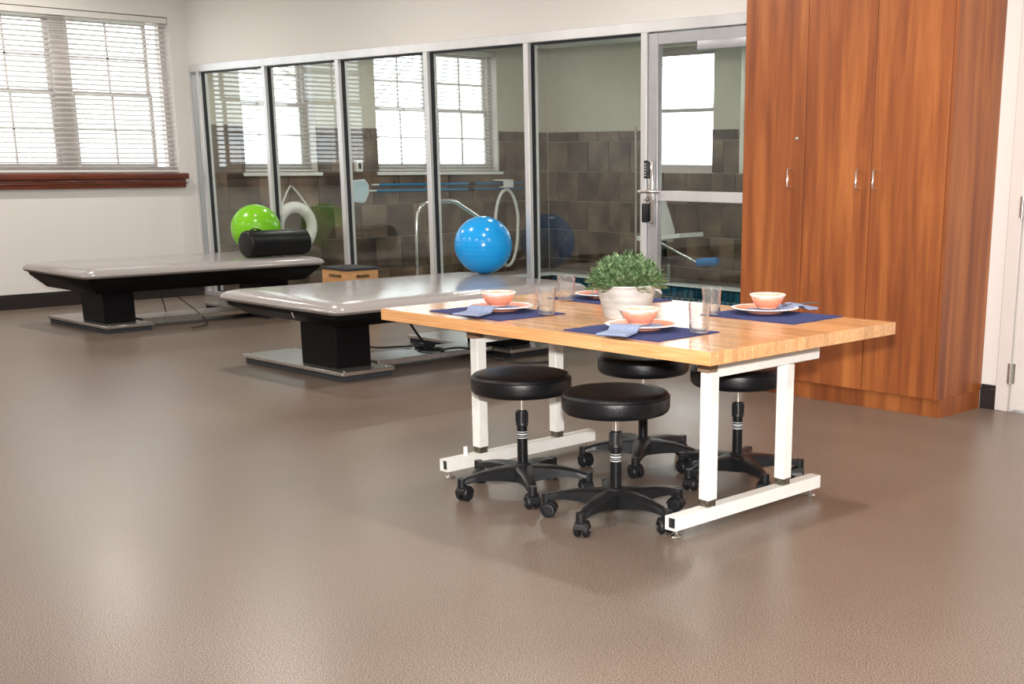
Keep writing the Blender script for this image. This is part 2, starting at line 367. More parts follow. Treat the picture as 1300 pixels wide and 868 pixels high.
# stone tiles of the pool room, each its own piece
tcache = {}
def tile_mesh(w_, h_, mt, t=.016, tagn='tile'):
    k = (round(w_, 3), round(h_, 3), mt.name)
    if k not in tcache: tcache[k] = M().box(-w_/2, w_/2, -t, 0, -h_/2, h_/2, .003, 1).mesh(tagn, mt)
    return tcache[k]
def tile_wall(parent, u0, u1, openings, pos):
    rows = [(0, .14), (.14, .50), (.50, .86), (.86, SILL), (SILL, 1.58), (1.58, 1.70)]
    n = 0
    for k, (za, zb) in enumerate(rows):
        u = u0-(.18 if k % 2 else 0)
        while u < u1:
            a, b = max(u, u0), min(u+.36, u1); u += .36
            segs = [(a, b)]
            for (oa, ob, oz0, oz1) in openings:
                if zb <= oz0+.01 or za >= oz1-.01: continue
                ns = []
                for (p, q) in segs:
                    if q <= oa or p >= ob: ns.append((p, q)); continue
                    if p < oa: ns.append((p, oa))
                    if q > ob: ns.append((ob, q))
                segs = ns
            for (p, q) in segs:
                if q-p < .03: continue
                me = tile_mesh(q-p-.007, zb-za-.007, TILE)
                pos(me, parent, (p+q)/2, (za+zb)/2); n += 1
    return n
wb = bpy.data.objects['wall_pool_back']
gb = M().box(WX+.012, -7.2, PY-.006, PY-.0005, 0, 1.70)
def left_tile(me, par, u, z):
    place('tile', me, par, (WX+.012, u, z), R(90))
def back_tile(me, par, u, z):
    place('tile', me, par, (u, PY-.0005, z), 0)
tile_wall(pw, 6.76, PY-.018, [winB, winC], left_tile)
tile_wall(wb, WX+.030, -7.2, [(-10.62, -9.56, SILL, 2.62), (-9.17, -8.20, SILL, 2.62)], back_tile)
# pool: coping, mosaic band, water
struct(M().box(PX0-.18, PX1+.18, PY1-.02, PY1+.20, 0, .022, .008, 2).box(PX0-.18, PX1+.18, PY0-.20, PY0+.02, 0, .022, .008, 2).box(PX0-.2, PX0+.02, PY0, PY1, 0, .022, .008, 2).box(PX1-.02, PX1+.2, PY0, PY1, 0, .022, .008, 2).build('trim_1', COPING))
basin = M(); basin.box(PX0-.05, PX1+.05, PY0-.05, PY1+.05, -1.3, -1.25); basin.box(PX0-.05, PX0, PY0, PY1, -1.3, -.002); basin.box(PX1, PX1+.05, PY0, PY1, -1.3, -.002); basin.box(PX0, PX1, PY0-.05, PY0, -1.3, -.002); basin.box(PX0, PX1, PY1, PY1+.05, -1.3, -.002)
bas = struct(basin.build('wall_pool_basin', PGROUT))
mm = tile_mesh(.070, .100, MOSAIC, .008, 'mosaic_tile')
x = PX0+.04
while x < -8.2:
    for z in (-.062, -.174): place('mosaic_tile', mm, bas, (x, PY1-.0005, z))
    x += .081
struct(M().box(PX0+.001, PX1-.001, PY0+.001, PY1-.009, -.42, -.40).build('floor_water', WATER))

# ---------------------------------------------------------------- windows (frames set in the openings) and blinds
def make_window(name, o, units, axis='x', c=WX, grid=True):
    """o=(u0,u1,z0,z1); frame lies .12-.20 behind the wall face"""
    u0, u1, z0, z1 = o
    P = (lambda d0, d1, a, b, e, f: (c-d1, c-d0, a, b, e, f)) if axis == 'x' else (lambda d0, d1, a, b, e, f: (a, b, c+d0, c+d1, e, f))
    fr = M(); F = .055
    fr.box(*P(.10, .19, u0, u0+F, z0, z1)); fr.box(*P(.10, .19, u1-F, u1, z0, z1)); fr.box(*P(.10, .19, u0+F, u1-F, z0, z0+F)); fr.box(*P(.10, .19, u0+F, u1-F, z1-F, z1))
    root = struct(fr.build(name, WINFR))
    n = len(units)
    for i, (a, b) in enumerate(units):
        if i: M().box(*P(.10, .19, units[i-1][1], a, z0+F, z1-F)).build('mullion', WINFR, root)
        zm = (z0+z1)/2
        for (zz0, zz1, d) in ((z0+F, zm+.02, .125), (zm-.02, z1-F, .155)):
            s = M(); S = .035; lo, hi = zz0, zz1
            s.box(*P(d, d+.03, a, a+S, lo, hi)); s.box(*P(d, d+.03, b-S, b, lo, hi)); s.box(*P(d, d+.03, a+S, b-S, lo, lo+S)); s.box(*P(d, d+.03, a+S, b-S, hi-S, hi))
            sa = s.build('sash', WINFR, root)
            um = (a+b)/2; zc = (lo+hi)/2
            M().box(*P(d+.013, d+.016, a+S, b-S, lo+S, hi-S)).build('pane', WGLASS, sa)
            if not grid: continue
            M().box(*P(d+.005, d+.025, um-.009, um+.009, lo+S, hi-S)).build('muntin', WINFR, sa)
            M().box(*P(d+.005, d+.025, a+S, b-S, zc-.009, zc+.009)).build('muntin', WINFR, sa)
    return root
make_window('window_1', winA, [(3.605, 4.38), (4.53, 5.32), (5.48, 6.28)])
make_window('window_2', winB, [(7.215, 7.975)])
make_window('window_3', winC, [(8.885, 9.66), (9.79, 10.565)])
make_window('window_4', (-10.62, -9.56, SILL, 2.62), [(-10.565, -9.615)], 'y', PY, False)
make_window('window_5', (-9.17, -8.20, SILL, 2.62), [(-9.115, -8.255)], 'y', PY, False)
# mahogany sill below the big window, pale ledges below the pool windows
sl = M(); sl.box(WX+.001, WX+.075, 3.46, 6.50, 1.165, 1.222, .010, 2); sl.box(WX+.001, WX+.050, 3.49, 6.475, 1.080, 1.163, .008, 2); sl.box(WX+.001, WX+.060, 3.48, 6.485, 1.118, 1.132, .004, 1)
struct(sl.build('trim_2', MAHOG), 'dark red mahogany sill below the window')
struct(M().box(WX+.0285, WX+.055, 7.12, 8.07, 1.185, 1.222, .004, 1).build('trim_3', COPING))
struct(M().box(WX+.0285, WX+.055, 8.79, 10.66, 1.185, 1.222, .004, 1).build('trim_4', COPING))
def make_blind(label, u0, u1, z0, z1, xc, tilt=-15):
    L_ = u1-u0
    t = thing('venetian_blind', label, 'blind', (xc, (u0+u1)/2, z0), 0, 'white venetian blinds')
    M().box(-.030, .030, -L_/2, L_/2, z1-z0-.055, z1-z0, .004, 1).build('head_rail', SLAT, t)
    M().box(-.026, .026, -L_/2, L_/2, .0, .018, .004, 1).build('bottom_rail', SLAT, t)
    sm = M(); n = 4
    pro = [(-.025+.05*i/n, .004*(1-((i-n/2)/(n/2))**2)) for i in range(n+1)]
    pts = [(a, b) for a, b in pro]+[(a, b-.0028) for a, b in reversed(pro)]
    sm.loft([[(a, -L_/2+.004, b) for a, b in pts], [(a, L_/2-.004, b) for a, b in pts]])
    sm.xf(Matrix.Rotation(R(tilt), 4, 'Y'))
    me = sm.mesh('slat', SLAT)
    z = .045
    while z < z1-z0-.06:
        place('slat', me, t, (0, 0, z)); z += .0445
    k = max(2, int(L_/.6))
    for i in range(k):
        y = -L_/2+.12+(L_-.24)*i/(k-1)
        for dx in (-.026, .026): M().box(dx-.0012, dx+.0012, y-.002, y+.002, .018, z1-z0-.055).build('ladder_cord', CORD, t)
    return t
make_blind('wide white venetian blind at the window over the mahogany sill', 3.60, 6.435, SILL+.012, 2.685, WX-.045)
make_blind('white venetian blind behind the glass wall above the life ring', 7.175, 8.015, SILL+.012, 2.615, WX-.045, -5)
make_blind('white venetian blind of the double pool room window above blue poles', 8.845, 10.605, SILL+.012, 2.615, WX-.045, -5)

# ---------------------------------------------------------------- glass partition with door
GX = [-12.13, -10.925, -9.745, -8.515, -7.325, -6.14]
D0, D1 = 6.612, 6.708
hd = M(); hd.box(-12.298, -5.06, D0, D1, 2.186, 2.256, .003, 1); hd.box(-12.298, -6.115, D0, D1, .0, .045, .003, 1); hd.box(-12.298, -12.262, D0, D1, .045, 2.186)
part = struct(hd.build('wall_glass', ALU), 'aluminium framed glass wall to the pool room')
mul = M().box(-.027, .027, D0-WY, D1-WY, .045, 2.186, .002, 1).mesh('mullion', ALU)
gk = M().box(-.030, .030, -.019, .019, .045, 2.186).mesh('gasket', GASK)
for i, gx in enumerate(GX):
    m_ = place('mullion', mul, part, (gx, WY, 0)); place('gasket', gk, m_, (0, 0, 0))
edges = [(-12.262, GX[0])] + list(zip(GX, GX[1:]))
for a, b in edges:
    if b-a < .15:
        M().box(a, b-.03, WY-.004, WY+.004, .045, 2.186).build('pane', GLASS, part); continue
    M().box(a+.031, b-.031, WY-.003, WY+.003, .045, 2.186).build('pane', GLASS, part)
    g = M(); g.box(a+.033, b-.033, WY-.018, WY+.018, 2.172, 2.186); g.box(a+.033, b-.033, WY-.008, WY+.008, .045, .057); g.build('gasket', GASK, part)
M().box(-5.115, -5.06, D0, D1, 0, 2.186, .002, 1).build('door_jamb', ALU, part)
dr = M(); dy0, dy1 = 6.628, 6.676; dx0, dx1 = -6.108, -5.12
dr.box(dx0, dx0+.085, dy0, dy1, .012, 2.180, .003, 1); dr.box(dx1-.085, dx1, dy0, dy1, .012, 2.180, .003, 1); dr.box(dx0+.085, dx1-.085, dy0, dy1, 2.105, 2.180, .003, 1); dr.box(dx0+.085, dx1-.085, dy0, dy1, .012, .26, .003, 1)
door = struct(dr.build('door_1', ALUG), 'aluminium framed glass door to the pool room')
M().box(dx0+.085, dx1-.085, dy0+.004, dy1-.004, 1.087, 1.155, .003, 1).build('middle_rail', ALU, door)
M().box(dx0+.085, dx1-.085, 6.649, 6.655, 1.155, 2.105).build('pane', GLASS, door)
M().box(dx0+.085, dx1-.085, 6.649, 6.655, .26, 1.087).build('pane', GLASS, door)
M().box(-5.62, -5.16, dy0-.075, dy0-.001, 2.045, 2.105, .006, 2).build('door_closer', ALUG, door)
M().box(-6.088, -6.040, dy0-.030, dy0-.001, .93, 1.36, .012, 3).build('lock_plate', CHROME, door)
kp = M().box(-6.104, -6.070, dy0-.052, dy0-.031, 1.235, 1.355, .004, 1).build('keypad', BLKP, door)
for r_ in range(5):
    for c_ in range(2): M().box(-6.098+c_*.013, -6.089+c_*.013, dy0-.055, dy0-.052, 1.250+r_*.019, 1.262+r_*.019).build('key', ALUG, kp)
M().tube([(-6.13, dy0-.07, 1.145), (-6.085, dy0-.075, 1.15), (-6.03, dy0-.07, 1.15), (-5.985, dy0-.02, 1.15)], .013, 10, smooth=4).build('lever', STEEL, door)
M().lathe([(0, 0), (.018, 0), (.020, .006), (.014, .02), (0, .024)], 18).xf(Matrix.Translation((-6.09, dy0-.03, 1.10)) @ Matrix.Rotation(R(90), 4, 'X')).build('lock_cylinder', CHROME, door)
M().box(-6.108, -6.072, dy0-.070, dy0-.031, .94, 1.07, .010, 3).build('grip', BLKP, door)

# white room door at the right
M_ = M(); M_.box(-3.356, -3.275, 6.520, 6.575, 0, 2.19, .004, 1); M_.box(-2.357, -2.275, 6.520, 6.575, 0, 2.19, .004, 1); M_.box(-3.275, -2.357, 6.520, 6.575, 2.103, 2.19, .004, 1)
struct(M_.build('trim_5', DOORM), 'pale door casing beside the cabinet')
d2 = struct(M().box(-3.267, -2.364, 6.533, 6.577, .012, 2.096, .003, 1).build('door_2', DOORM), 'pale painted room door at right edge')
for z in (.215, 1.118, 1.95):
    h = M(); h.cyl((-3.271, 6.514, z-.058), (-3.271, 6.514, z+.058), .0095, seg=12); h.box(-3.266, -3.250, 6.530, 6.533, z-.055, z+.055); h.box(-3.290, -3.276, 6.517, 6.520, z-.055, z+.055)
    h.build('hinge', STEEL, d2)
M().lathe([(0, 0), (.03, 0), (.03, .008), (.012, .012), (.012, .04), (.028, .05), (.028, .068), (0, .075)], 20).xf(Matrix.Translation((-2.43, 6.533, 1.0)) @ Matrix.Rotation(R(90), 4, 'X')).build('door_knob', STEEL, d2)

# outside the windows
struct(M().box(-60, -12.55, -40, 60, -.5, -.3).box(-12.55, 10, 12.15, 60, -.5, -.3).build('ground_outside', GROUND))
def tree(label, x, y, h, seed):
    rnd = random.Random(seed); t = thing('bare_tree', label, 'tree', (x, y, -.3), 0, 'bare trees outside the windows')
    tr = M(); tr.tube([(0, 0, 0), (.05, .03, h*.3), (-.04, .06, h*.6), (.05, 0, h)], (.16, .04), 8, smooth=4); tr.build('trunk', BARK, t)
    b = M()
    for i in range(16):
        z = h*(.28+.68*rnd.random()); a = rnd.random()*6.28; l = (h-z)*.5+.7+rnd.random()*.6
        e = Vector((math.cos(a)*l, math.sin(a)*l, z+l*.7)); mid = Vector((math.cos(a)*l*.5, math.sin(a)*l*.5, z+l*.25))
        b.tube([(0, 0, z), mid, e], (.045, .010), 5, smooth=3)
        for j in range(3):
            a2 = a+rnd.uniform(-1, 1); s = mid.lerp(e, rnd.random()); q = s+Vector((math.cos(a2)*.7, math.sin(a2)*.7, .5))
            b.tube([s, q], (.016, .005), 4)
    b.build('branches', BARK, t)
tree('bare pale tree outside the window over the mahogany sill', -26, 8.6, 7.5, 1)
tree('bare pale tree outside, farther left through the blind slats', -31, 9.4, 8, 2)
tree('bare pale tree outside the double pool room window', -27, 17.5, 7, 3)
tree('bare pale tree outside the window seen through the glass door', -18.5, 23, 6, 4)

# ---------------------------------------------------------------- tall cherry cabinet
cx0, cx1, cyf, cyb = -4.820, -3.456, 6.05, 6.542
t = thing('wardrobe_cabinet', 'tall cherry wood cabinet with three plain doors on a recessed plinth', 'cabinet', (0, 0, 0))
b = M(); b.box(cx0, cx0+.02, cyf+.021, cyb, .10, 2.80); b.box(cx1-.02, cx1, cyf+.003, cyb, .10, 2.80); b.box(cx0+.02, cx1-.02, cyf+.021, cyb, .10, .12); b.box(cx0+.02, cx1-.02, cyf+.021, cyb, 2.78, 2.80); b.box(cx0+.02, cx1-.02, cyb-.012, cyb, .12, 2.78); b.box(-4.388, -4.370, cyf+.021, cyb-.012, .12, 2.78)
b.build('body', CHERRY, t)
M().box(cx0+.012, cx1+.006, cyf+.045, cyb-.02, 0, .10).build('plinth', CHERRY, t)
seams = [cx0+.001, -4.380, -3.934, cx1-.021]
hme = M().tube([(0, 0, -.05), (0, -.030, -.05), (0, -.034, -.045), (0, -.034, .045), (0, -.030, .05), (0, 0, .05)], .0048, 8).mesh('handle', CHROME)
for i in range(3):
    a, c = seams[i]+.0018, seams[i+1]-.0018
    d = M().box(a, c, cyf, cyf+.019, .104, 2.798, .0015, 1).build('cabinet_door', CHERRY, t)
    hx = (-4.468, -4.006, -3.898)[i]
    place('handle', hme, d, (hx, cyf, 1.257))
    if i == 0:
        M().lathe([(0, 0), (.011, 0), (.011, .004), (.008, .006), (0, .006)], 16).xf(Matrix.Translation((-4.433, cyf, 1.475)) @ Matrix.Rotation(R(90), 4, 'X')).build('lock', CHROME, d)

# ---------------------------------------------------------------- mat tables
def rrect(hx, hy, r, n=6):
    out = []
    for (sx, sy, a0) in ((1, 1, 0), (-1, 1, 90), (-1, -1, 180), (1, -1, 270)):
        for i in range(n+1):
            a = R(a0+90*i/n); out.append((sx*(hx-r)+r*math.cos(a), sy*(hy-r)+r*math.sin(a)))
    return out
def mat_table(label, x0, x1, y0, y1, bx0, bx1, colx, zt=.52, ud=.205):
    cx, cy = (x0+x1)/2, (y0+y1)/2; hx, hy = (x1-x0)/2, (y1-y0)/2
    t = thing('mat_table', label, 'therapy table', (cx, cy, 0), 0, 'grey therapy mat tables')
    p = M(); lp = []
    for (ins, z, r) in ((.05, zt-.075, .05), (.015, zt-.072, .07), (0, zt-.055, .08), (.006, zt-.036, .08), (.03, zt-.018, .08), (.075, zt-.007, .07), (.14, zt-.001, .06)):
        lp.append([(a, b, z) for a, b in rrect(hx-ins, hy-ins, r)])
    p.loft(lp); p.build('pad', GREYV, t, ang=50)
    u = M()
    u.loft([[(a, b, z) for a, b in rrect(hx-i, hy-i, .01, 1)] for i, z in ((.045, zt-.076), (.055, zt-.105), (.15, zt-ud))])
    u.build('under_frame', BLKM, t)
    for yy in (y0+.38, y1-.38):
        s = -1 if yy < cy else 1
        c = colx-cx
        M().box(c-.20, c+.20, yy-cy-.13, yy-cy+.13, .062, zt-ud+.005, .004, 1).build('column', BLKM, t)
        bp = M().box(bx0-cx, bx1-cx, yy-cy-.20, yy-cy+.20, .038, .062, .003, 1).build('base_plate', STEEL, t)
        M().box(bx0-cx+.015, bx1-cx-.015, yy-cy-.185, yy-cy+.185, .002, .037).build('base_pad', RUBBER, bp)
        for sx in (-1, 1):
            for sy in (-1, 1):
                M().cyl(((bx0+bx1)/2-cx+sx*((bx1-bx0)/2-.04), yy-cy+sy*.16, .062), ((bx0+bx1)/2-cx+sx*((bx1-bx0)/2-.04), yy-cy+sy*.16, .066), .009, seg=10).build('bolt', CHROME, bp)
    M().box(colx-cx-.17, colx-cx+.17, y0+.585-cy, y1-.585-cy, .040, .075, .003, 1).build('spine_beam', STEEL, t)
    return t, cx, cy
mt1, ax, ay = mat_table('grey padded mat table near the window wall carrying the green ball', -11.12, -9.89, 4.32, 6.52, -11.10, -9.99, -10.36)
mt2, bx_, by_ = mat_table('grey padded mat table behind the wooden table carrying the blue ball', -7.89, -6.50, 4.31, 6.46, -7.91, -6.72, -7.08, ud=.165)
def cable(par, pts, r, m=BLKP, name='cable'): return M().tube(pts, r, 7, smooth=6).build(name, m, par)
def W(t, p): return (p[0]-t.location.x, p[1]-t.location.y, p[2])
cable(mt2, [W(mt2, q) for q in [(-7.0, 5.2, .33), (-6.95, 5.3, .16), (-6.92, 5.42, .085), (-7.0, 5.5, .082), (-7.13, 5.45, .083), (-7.08, 5.36, .084), (-6.95, 5.40, .086), (-6.82, 5.56, .10), (-6.55, 5.75, .012), (-6.35, 6.0, .012)]], .008)
cable(mt2, [W(mt2, q) for q in [(-7.55, 4.95, .40), (-7.5, 5.05, .16), (-7.42, 5.2, .085), (-7.3, 5.35, .084), (-7.24, 5.42, .088)]], .006)
hc = M().box(-.022, .022, -.075, .075, 0, .028, .008, 2).build('hand_control', BLKP, mt2, W(mt2, (-7.2, 5.5, .076)), R(-20))
for i in range(4): M().cyl((-.008+.016*(i % 2), -.02+.03*(i//2), .028), (-.008+.016*(i % 2), -.02+.03*(i//2), .031), .005, seg=8).build('button', ALUG, hc)
cable(mt1, [W(mt1, q) for q in [(-10.4, 5.15, .36), (-10.42, 5.2, .2), (-10.45, 5.24, .08)]], .004, BLKP)
cable(mt1, [W(mt1, q) for q in [(-10.4, 5.15, .36), (-10.36, 5.3, .22), (-10.25, 5.42, .09), (-10.1, 5.42, .012), (-9.9, 5.3, .012), (-9.8, 5.12, .012)]], .004, BLKP)
M().box(-.03, .03, -.012, .012, -.018, .018, .004, 1).build('release_lever', CHROME, mt1, W(mt1, (-10.14, 6.36, .375)))
M().tube([(0, 0, 0), (.05, -.02, -.02), (.09, -.03, -.05)], .006, 8, smooth=3).build('release_lever', CHROME, mt2, W(mt2, (-7.1, 4.385, .445)))

# balls and bolster
def ball(name, label, c, r, m):
    b = M(); n = 40
    prof = [(r*math.cos(-math.pi/2+math.pi*i/n), r*math.sin(-math.pi/2+math.pi*i/n)) for i in range(n+1)]
    prof = [(max(0, a if 0 < i < n else 0), z*.985) for i, (a, z) in enumerate(prof)]
    b.lathe(prof, 64)
    t = thing(name, label, 'ball', c, 0, 'exercise balls on the mat tables')
    b.build('shell', m, t, (0, 0, r*.985))
    g = M()
    for k in (-2, -1, 0, 1, 2):
        z = r*.16*k; rr = math.sqrt(r*r-z*z); g.lathe([(rr-.004, z-.003), (rr+.0012, z), (rr-.004, z+.003)], 64)
    g.build('moulded_ridges', m, t, (0, 0, r*.985))
    p = M().cyl((0, -r-.001, 0), (0, -r*.99, 0), .011, seg=14); p.xf(Matrix.Translation((0, 0, r*.985)) @ Matrix.Rotation(R(60), 4, 'Z') @ Matrix.Rotation(R(-35), 4, 'X')); p.build('plug', PVCW, t)
    return t
ball('exercise_ball', 'lime green exercise ball behind the black bolster', (-10.68, 6.29, .519), .222, GREEN)
ball('exercise_ball', 'bright blue exercise ball at the far end of the mat table', (-7.52, 6.33, .519), .217, BLUE)
t = thing('bolster', 'black vinyl bolster roll lying beside the green ball', 'bolster', (-10.20, 6.19, .5215), R(3))
r_, L_ = .115, .62
pr = [(0, -L_/2)]+[((r_-.02)+.02*math.cos(R(-90+a)), -L_/2+.02+.02*math.sin(R(-90+a))) for a in (0, 30, 60, 90)]+[((r_-.02)+.02*math.cos(R(a)), L_/2-.02+.02*math.sin(R(a))) for a in (0, 30, 60, 90)]+[(0, L_/2)]
M().lathe(pr, 40).xf(Matrix.Translation((0, 0, r_)) @ Matrix.Rotation(R(90), 4, 'X')).build('roll', BLKV, t)
M().lathe([(r_-.004, -.004), (r_+.003, 0), (r_-.004, .004)], 40).xf(Matrix.Translation((0, -L_/2+.03, r_)) @ Matrix.Rotation(R(90), 4, 'X')).build('piping', BLKV, t)
M().lathe([(r_-.004, -.004), (r_+.003, 0), (r_-.004, .004)], 40).xf(Matrix.Translation((0, L_/2-.03, r_)) @ Matrix.Rotation(R(90), 4, 'X')).build('piping', BLKV, t)
M().loft([[(x, y, z) for x, z in ((-.018, 0), (.018, 0), (.018, .004), (-.018, .004))] for y, z in ()] or [[(-.018, -.25, 2*r_-.004), (.018, -.25, 2*r_-.004), (.018, -.25, 2*r_+.004), (-.018, -.25, 2*r_+.004)], [(-.018, -.20, 2*r_+.016), (.018, -.20, 2*r_+.016), (.018, -.20, 2*r_+.022), (-.018, -.20, 2*r_+.022)], [(-.018, -.15, 2*r_-.004), (.018, -.15, 2*r_-.004), (.018, -.15, 2*r_+.004), (-.018, -.15, 2*r_+.004)]]).build('carry_strap', BLKV, t)

# step box by the glass wall
t = thing('step_box', 'birch step box with black rubber top by the glass wall', 'step box', (-9.415, 6.42, 0))
sx, sy, H = .19, .155, .455
b = M()
for s in (-1, 1):
    for (za, zb) in ((.0, .375), (.402, H-.018)):
        b.box(-sx, sx, s*sy-(.018 if s > 0 else 0), s*sy+(0 if s > 0 else .018), za, zb)
        b.box(s*sx-(.018 if s > 0 else 0), s*sx+(0 if s > 0 else .018), -sy+.018, sy-.018, za, zb)
    for q in (-1, 1):
        b.box(q*sx-.09*(q > 0), q*sx+.09*(q < 0), s*sy-.018*(s > 0), s*sy+.018*(s < 0), .375, .402)
        b.box(s*sx-.018*(s > 0), s*sx+.018*(s < 0), q*(sy-.018)-.07*(q > 0), q*(sy-.018)+.07*(q < 0), .375, .402)
b.build('wooden_frame', PINE, t)
M().box(-sx-.006, sx+.006, -sy-.006, sy+.006, H-.018, H+.006, .004, 1).build('rubber_top', RUBBER, t)

# ---------------------------------------------------------------- wooden dining table
TX0, TX1, TY0, TY1, TT = -4.589, -2.732, 3.2775, 4.4316, .73
t = thing('work_table', 'butcher block table on white steel legs set for four', 'table', ((TX0+TX1)/2, (TY0+TY1)/2, 0))
tcx, tcy = t.location.x, t.location.y
n = 30; sw = (TY1-TY0)/n
top = M().box(TX0-tcx+.01, TX1-tcx-.01, TY0-tcy+.01, TY1-tcy-.01, TT-.046, TT-.008).build('top_core', BLOCK, t)
stv = M().box(-(TX1-TX0)/2, (TX1-TX0)/2, -sw/2+.0002, sw/2-.0002, -.048, 0, .0005, 1).mesh('stave', BLOCK)
for i in range(n): place('stave', stv, top, (0, TY0-tcy+sw*(i+.5), TT))
Z1 = TT-.048
for X, nm in ((-2.990-tcx, 1), (-4.315-tcx, -1)):
    M().box(X-.020, X+.020, 3.56-tcy, 4.22-tcy, .626, Z1).build('spacer_board', SPACER, t)
    b = M(); b.box(X-.024, X+.024, 3.600-tcy, 4.25-tcy, .578, .626, .003, 1); b.build('top_rail', WSTEEL, t)
    f = M(); ya, yb = 3.375-tcy, 4.285-tcy; q = .026; hz0, hz1 = .034, .086; wv = .004
    f.box(X-q, X-q+wv, ya, yb, hz0, hz1); f.box(X+q-wv, X+q, ya, yb, hz0, hz1); f.box(X-q+wv, X+q-wv, ya, yb, hz0, hz0+wv); f.box(X-q+wv, X+q-wv, ya, yb, hz1-wv, hz1)
    fo = f.build('foot_bar', WSTEEL, t)
    for yy in (ya+.02, yb-.02): M().box(X-q+wv, X+q-wv, yy-.004, yy+.004, hz0+wv, hz1-wv).build('end_plug', BLKP, fo)
    for yy in (ya+.035, yb-.035):
        M().lathe([(0, .0), (.020, 0), (.022, .004), (.018, .009), (.006, .012), (.006, .036), (0, .036)], 18).build('levelling_foot', CHROME, fo, (X, yy, 0))
    for yy in (3.587-tcy, 4.055-tcy):
        lg = M().box(X-.025, X+.025, yy-.026, yy+.026, .112, .578 if yy > -.2 else .60, .003, 1).build('leg', WSTEEL, t)
        M().box(X-.021, X+.021, yy-.021, yy+.021, .086, .112).build('inner_sleeve', SLEEVE, lg)
    M().box(X-.03, X+.03, 3.545-tcy, 3.60-tcy, .60, Z1, .004, 1).build('corner_bracket', SPACER, t)
M().cyl((-4.315-tcx, 3.50-tcy, .086), (-4.315-tcx, 3.50-tcy, .125), .010, seg=10).build('peg', WSTEEL, t)

# ---------------------------------------------------------------- stools
def make_stool():
    t = thing('rolling_stool', 'x', 'stool', (0, 0, 0), 0, 'round black stools under the wooden table')
    z0, z1, r = .424, .512, .207
    pr = [(0, z0), (r-.03, z0)]+[(r-.026+.026*math.cos(R(a)), z0+.026+.026*math.sin(R(a))) for a in (-90, -60, -30, 0)]+[(r-.024+.024*math.cos(R(a)), z1-.030+.026*math.sin(R(a))) for a in (0, 30, 60, 85)]+[(r*.7, z1-.001), (r*.3, z1), (0, z1)]
    seat = M().lathe(pr, 56).build('seat', BLKV, t)
    M().lathe([(r-.004, z1-.026), (r+.0016, z1-.023), (r-.004, z1-.020)], 56).build('seam', BLKV, seat)
    M().lathe([(0, .405), (.028, .405), (.045, .415), (.075, .4235), (0, .4235)], 24).build('seat_plate', CHROME, t)
    M().cyl((0, 0, .33), (0, 0, .406), .0125, seg=18).build('piston', CHROME, t)
    sl = M()
    sl.lathe([(.014, .352), (.021, .350), (.0235, .345), (.0235, .300), (.026, .296), (.026, .288), (.021, .284), (.014, .284)], 20)
    for i in range(10):
        a = 2*math.pi*i/10; sl.cyl((.0235*math.cos(a), .0235*math.sin(a), .30), (.0235*math.cos(a), .0235*math.sin(a), .343), .0035, seg=6)
    sl.build('collar', BLKP, t)
    cl = M().cyl((0, 0, .085), (0, 0, .286), .0215, seg=24).build('column', BLKV, t)
    lb = M()
    for z, h in ((.262, .002), (.252, .0045), (.244, .0015), (.236, .003)): lb.lathe([(.0216, z-h/2), (.0221, z-h/2), (.0221, z+h/2), (.0216, z+h/2)], 24)
    lb.build('warning_label', WHITE_PRINT, cl)
    M().lathe([(0, .070), (.036, .070), (.040, .080), (.038, .118), (.030, .128), (.0225, .130), (0, .130)], 28).build('hub', BLKP, t)
    # one leg
    g = M(); loops = []
    for i in range(9):
        s = i/8; x = .026+.252*s
        zt = .122-.006*s-.030*s**3; hh = .052*(1-s)**1.2+.023; wd = .028*(1-s)+.0165
        zb = zt-hh
        loops.append([(x, -wd, zb+.004), (x, wd, zb+.004), (x, wd*1.0, zt-.006), (x, wd*.62, zt), (x, -wd*.62, zt), (x, -wd, zt-.006)])
    g.loft(loops); g.cyl((.276, 0, .058), (.276, 0, .094), .0185, seg=16)
    leg = g.mesh('leg', BLKP, 50)
    c = M(); wr = .0295
    for s in (-1, 1):
        c.lathe([(0, s*.007), (wr-.004, s*.007), (wr, s*.011), (wr, s*.022), (wr-.005, s*.028), (wr-.012, s*.029), (wr-.013, s*.025), (0, s*.025)], 26)
    c.xf(Matrix.Translation((0, 0, wr)) @ Matrix.Rotation(R(90), 4, 'X'))
    for s in range(9):
        a = R(10+s*19); c.obox(Matrix.Translation((-(wr+.0025)*math.cos(a), 0, wr+(wr+.0025)*math.sin(a))) @ Matrix.Rotation(a-R(90), 4, 'Y'), .0118, .044, .004)
    c.cyl((.012, 0, wr), (.012, 0, .070), .009, seg=12)
    cas = c.mesh('caster', BLKP, 40)
    for k in range(5):
        l = place('leg', leg, t, (0, 0, 0), 2*math.pi*k/5)
        place('caster', cas, l, (.266, 0, 0), random.uniform(0, 6.28))
    return t
st0 = make_stool()
STOOLS = [(-3.895, 3.462, 38, 'round black stool, front left under the wooden table edge'),
          (-3.322, 3.43, 70, 'round black stool nearest the viewer, front right of the table'),
          (-3.88, 4.185, 18, 'round black stool at the back, half hidden behind the front stool'),
          (-3.37, 4.235, 46, 'round black stool seen behind the right white table legs')]
for i, (x, y, a, lab) in enumerate(STOOLS):
    o = st0 if i == 0 else copy_tree(st0)
    o.location = (x, y, 0); o.rotation_euler[2] = R(a); o['label'] = lab
    if i:
        for ch in o.children:
            for g_ in ch.children:
                if g_.name.startswith('caster'): g_.rotation_euler[2] = random.uniform(0, 6.28)

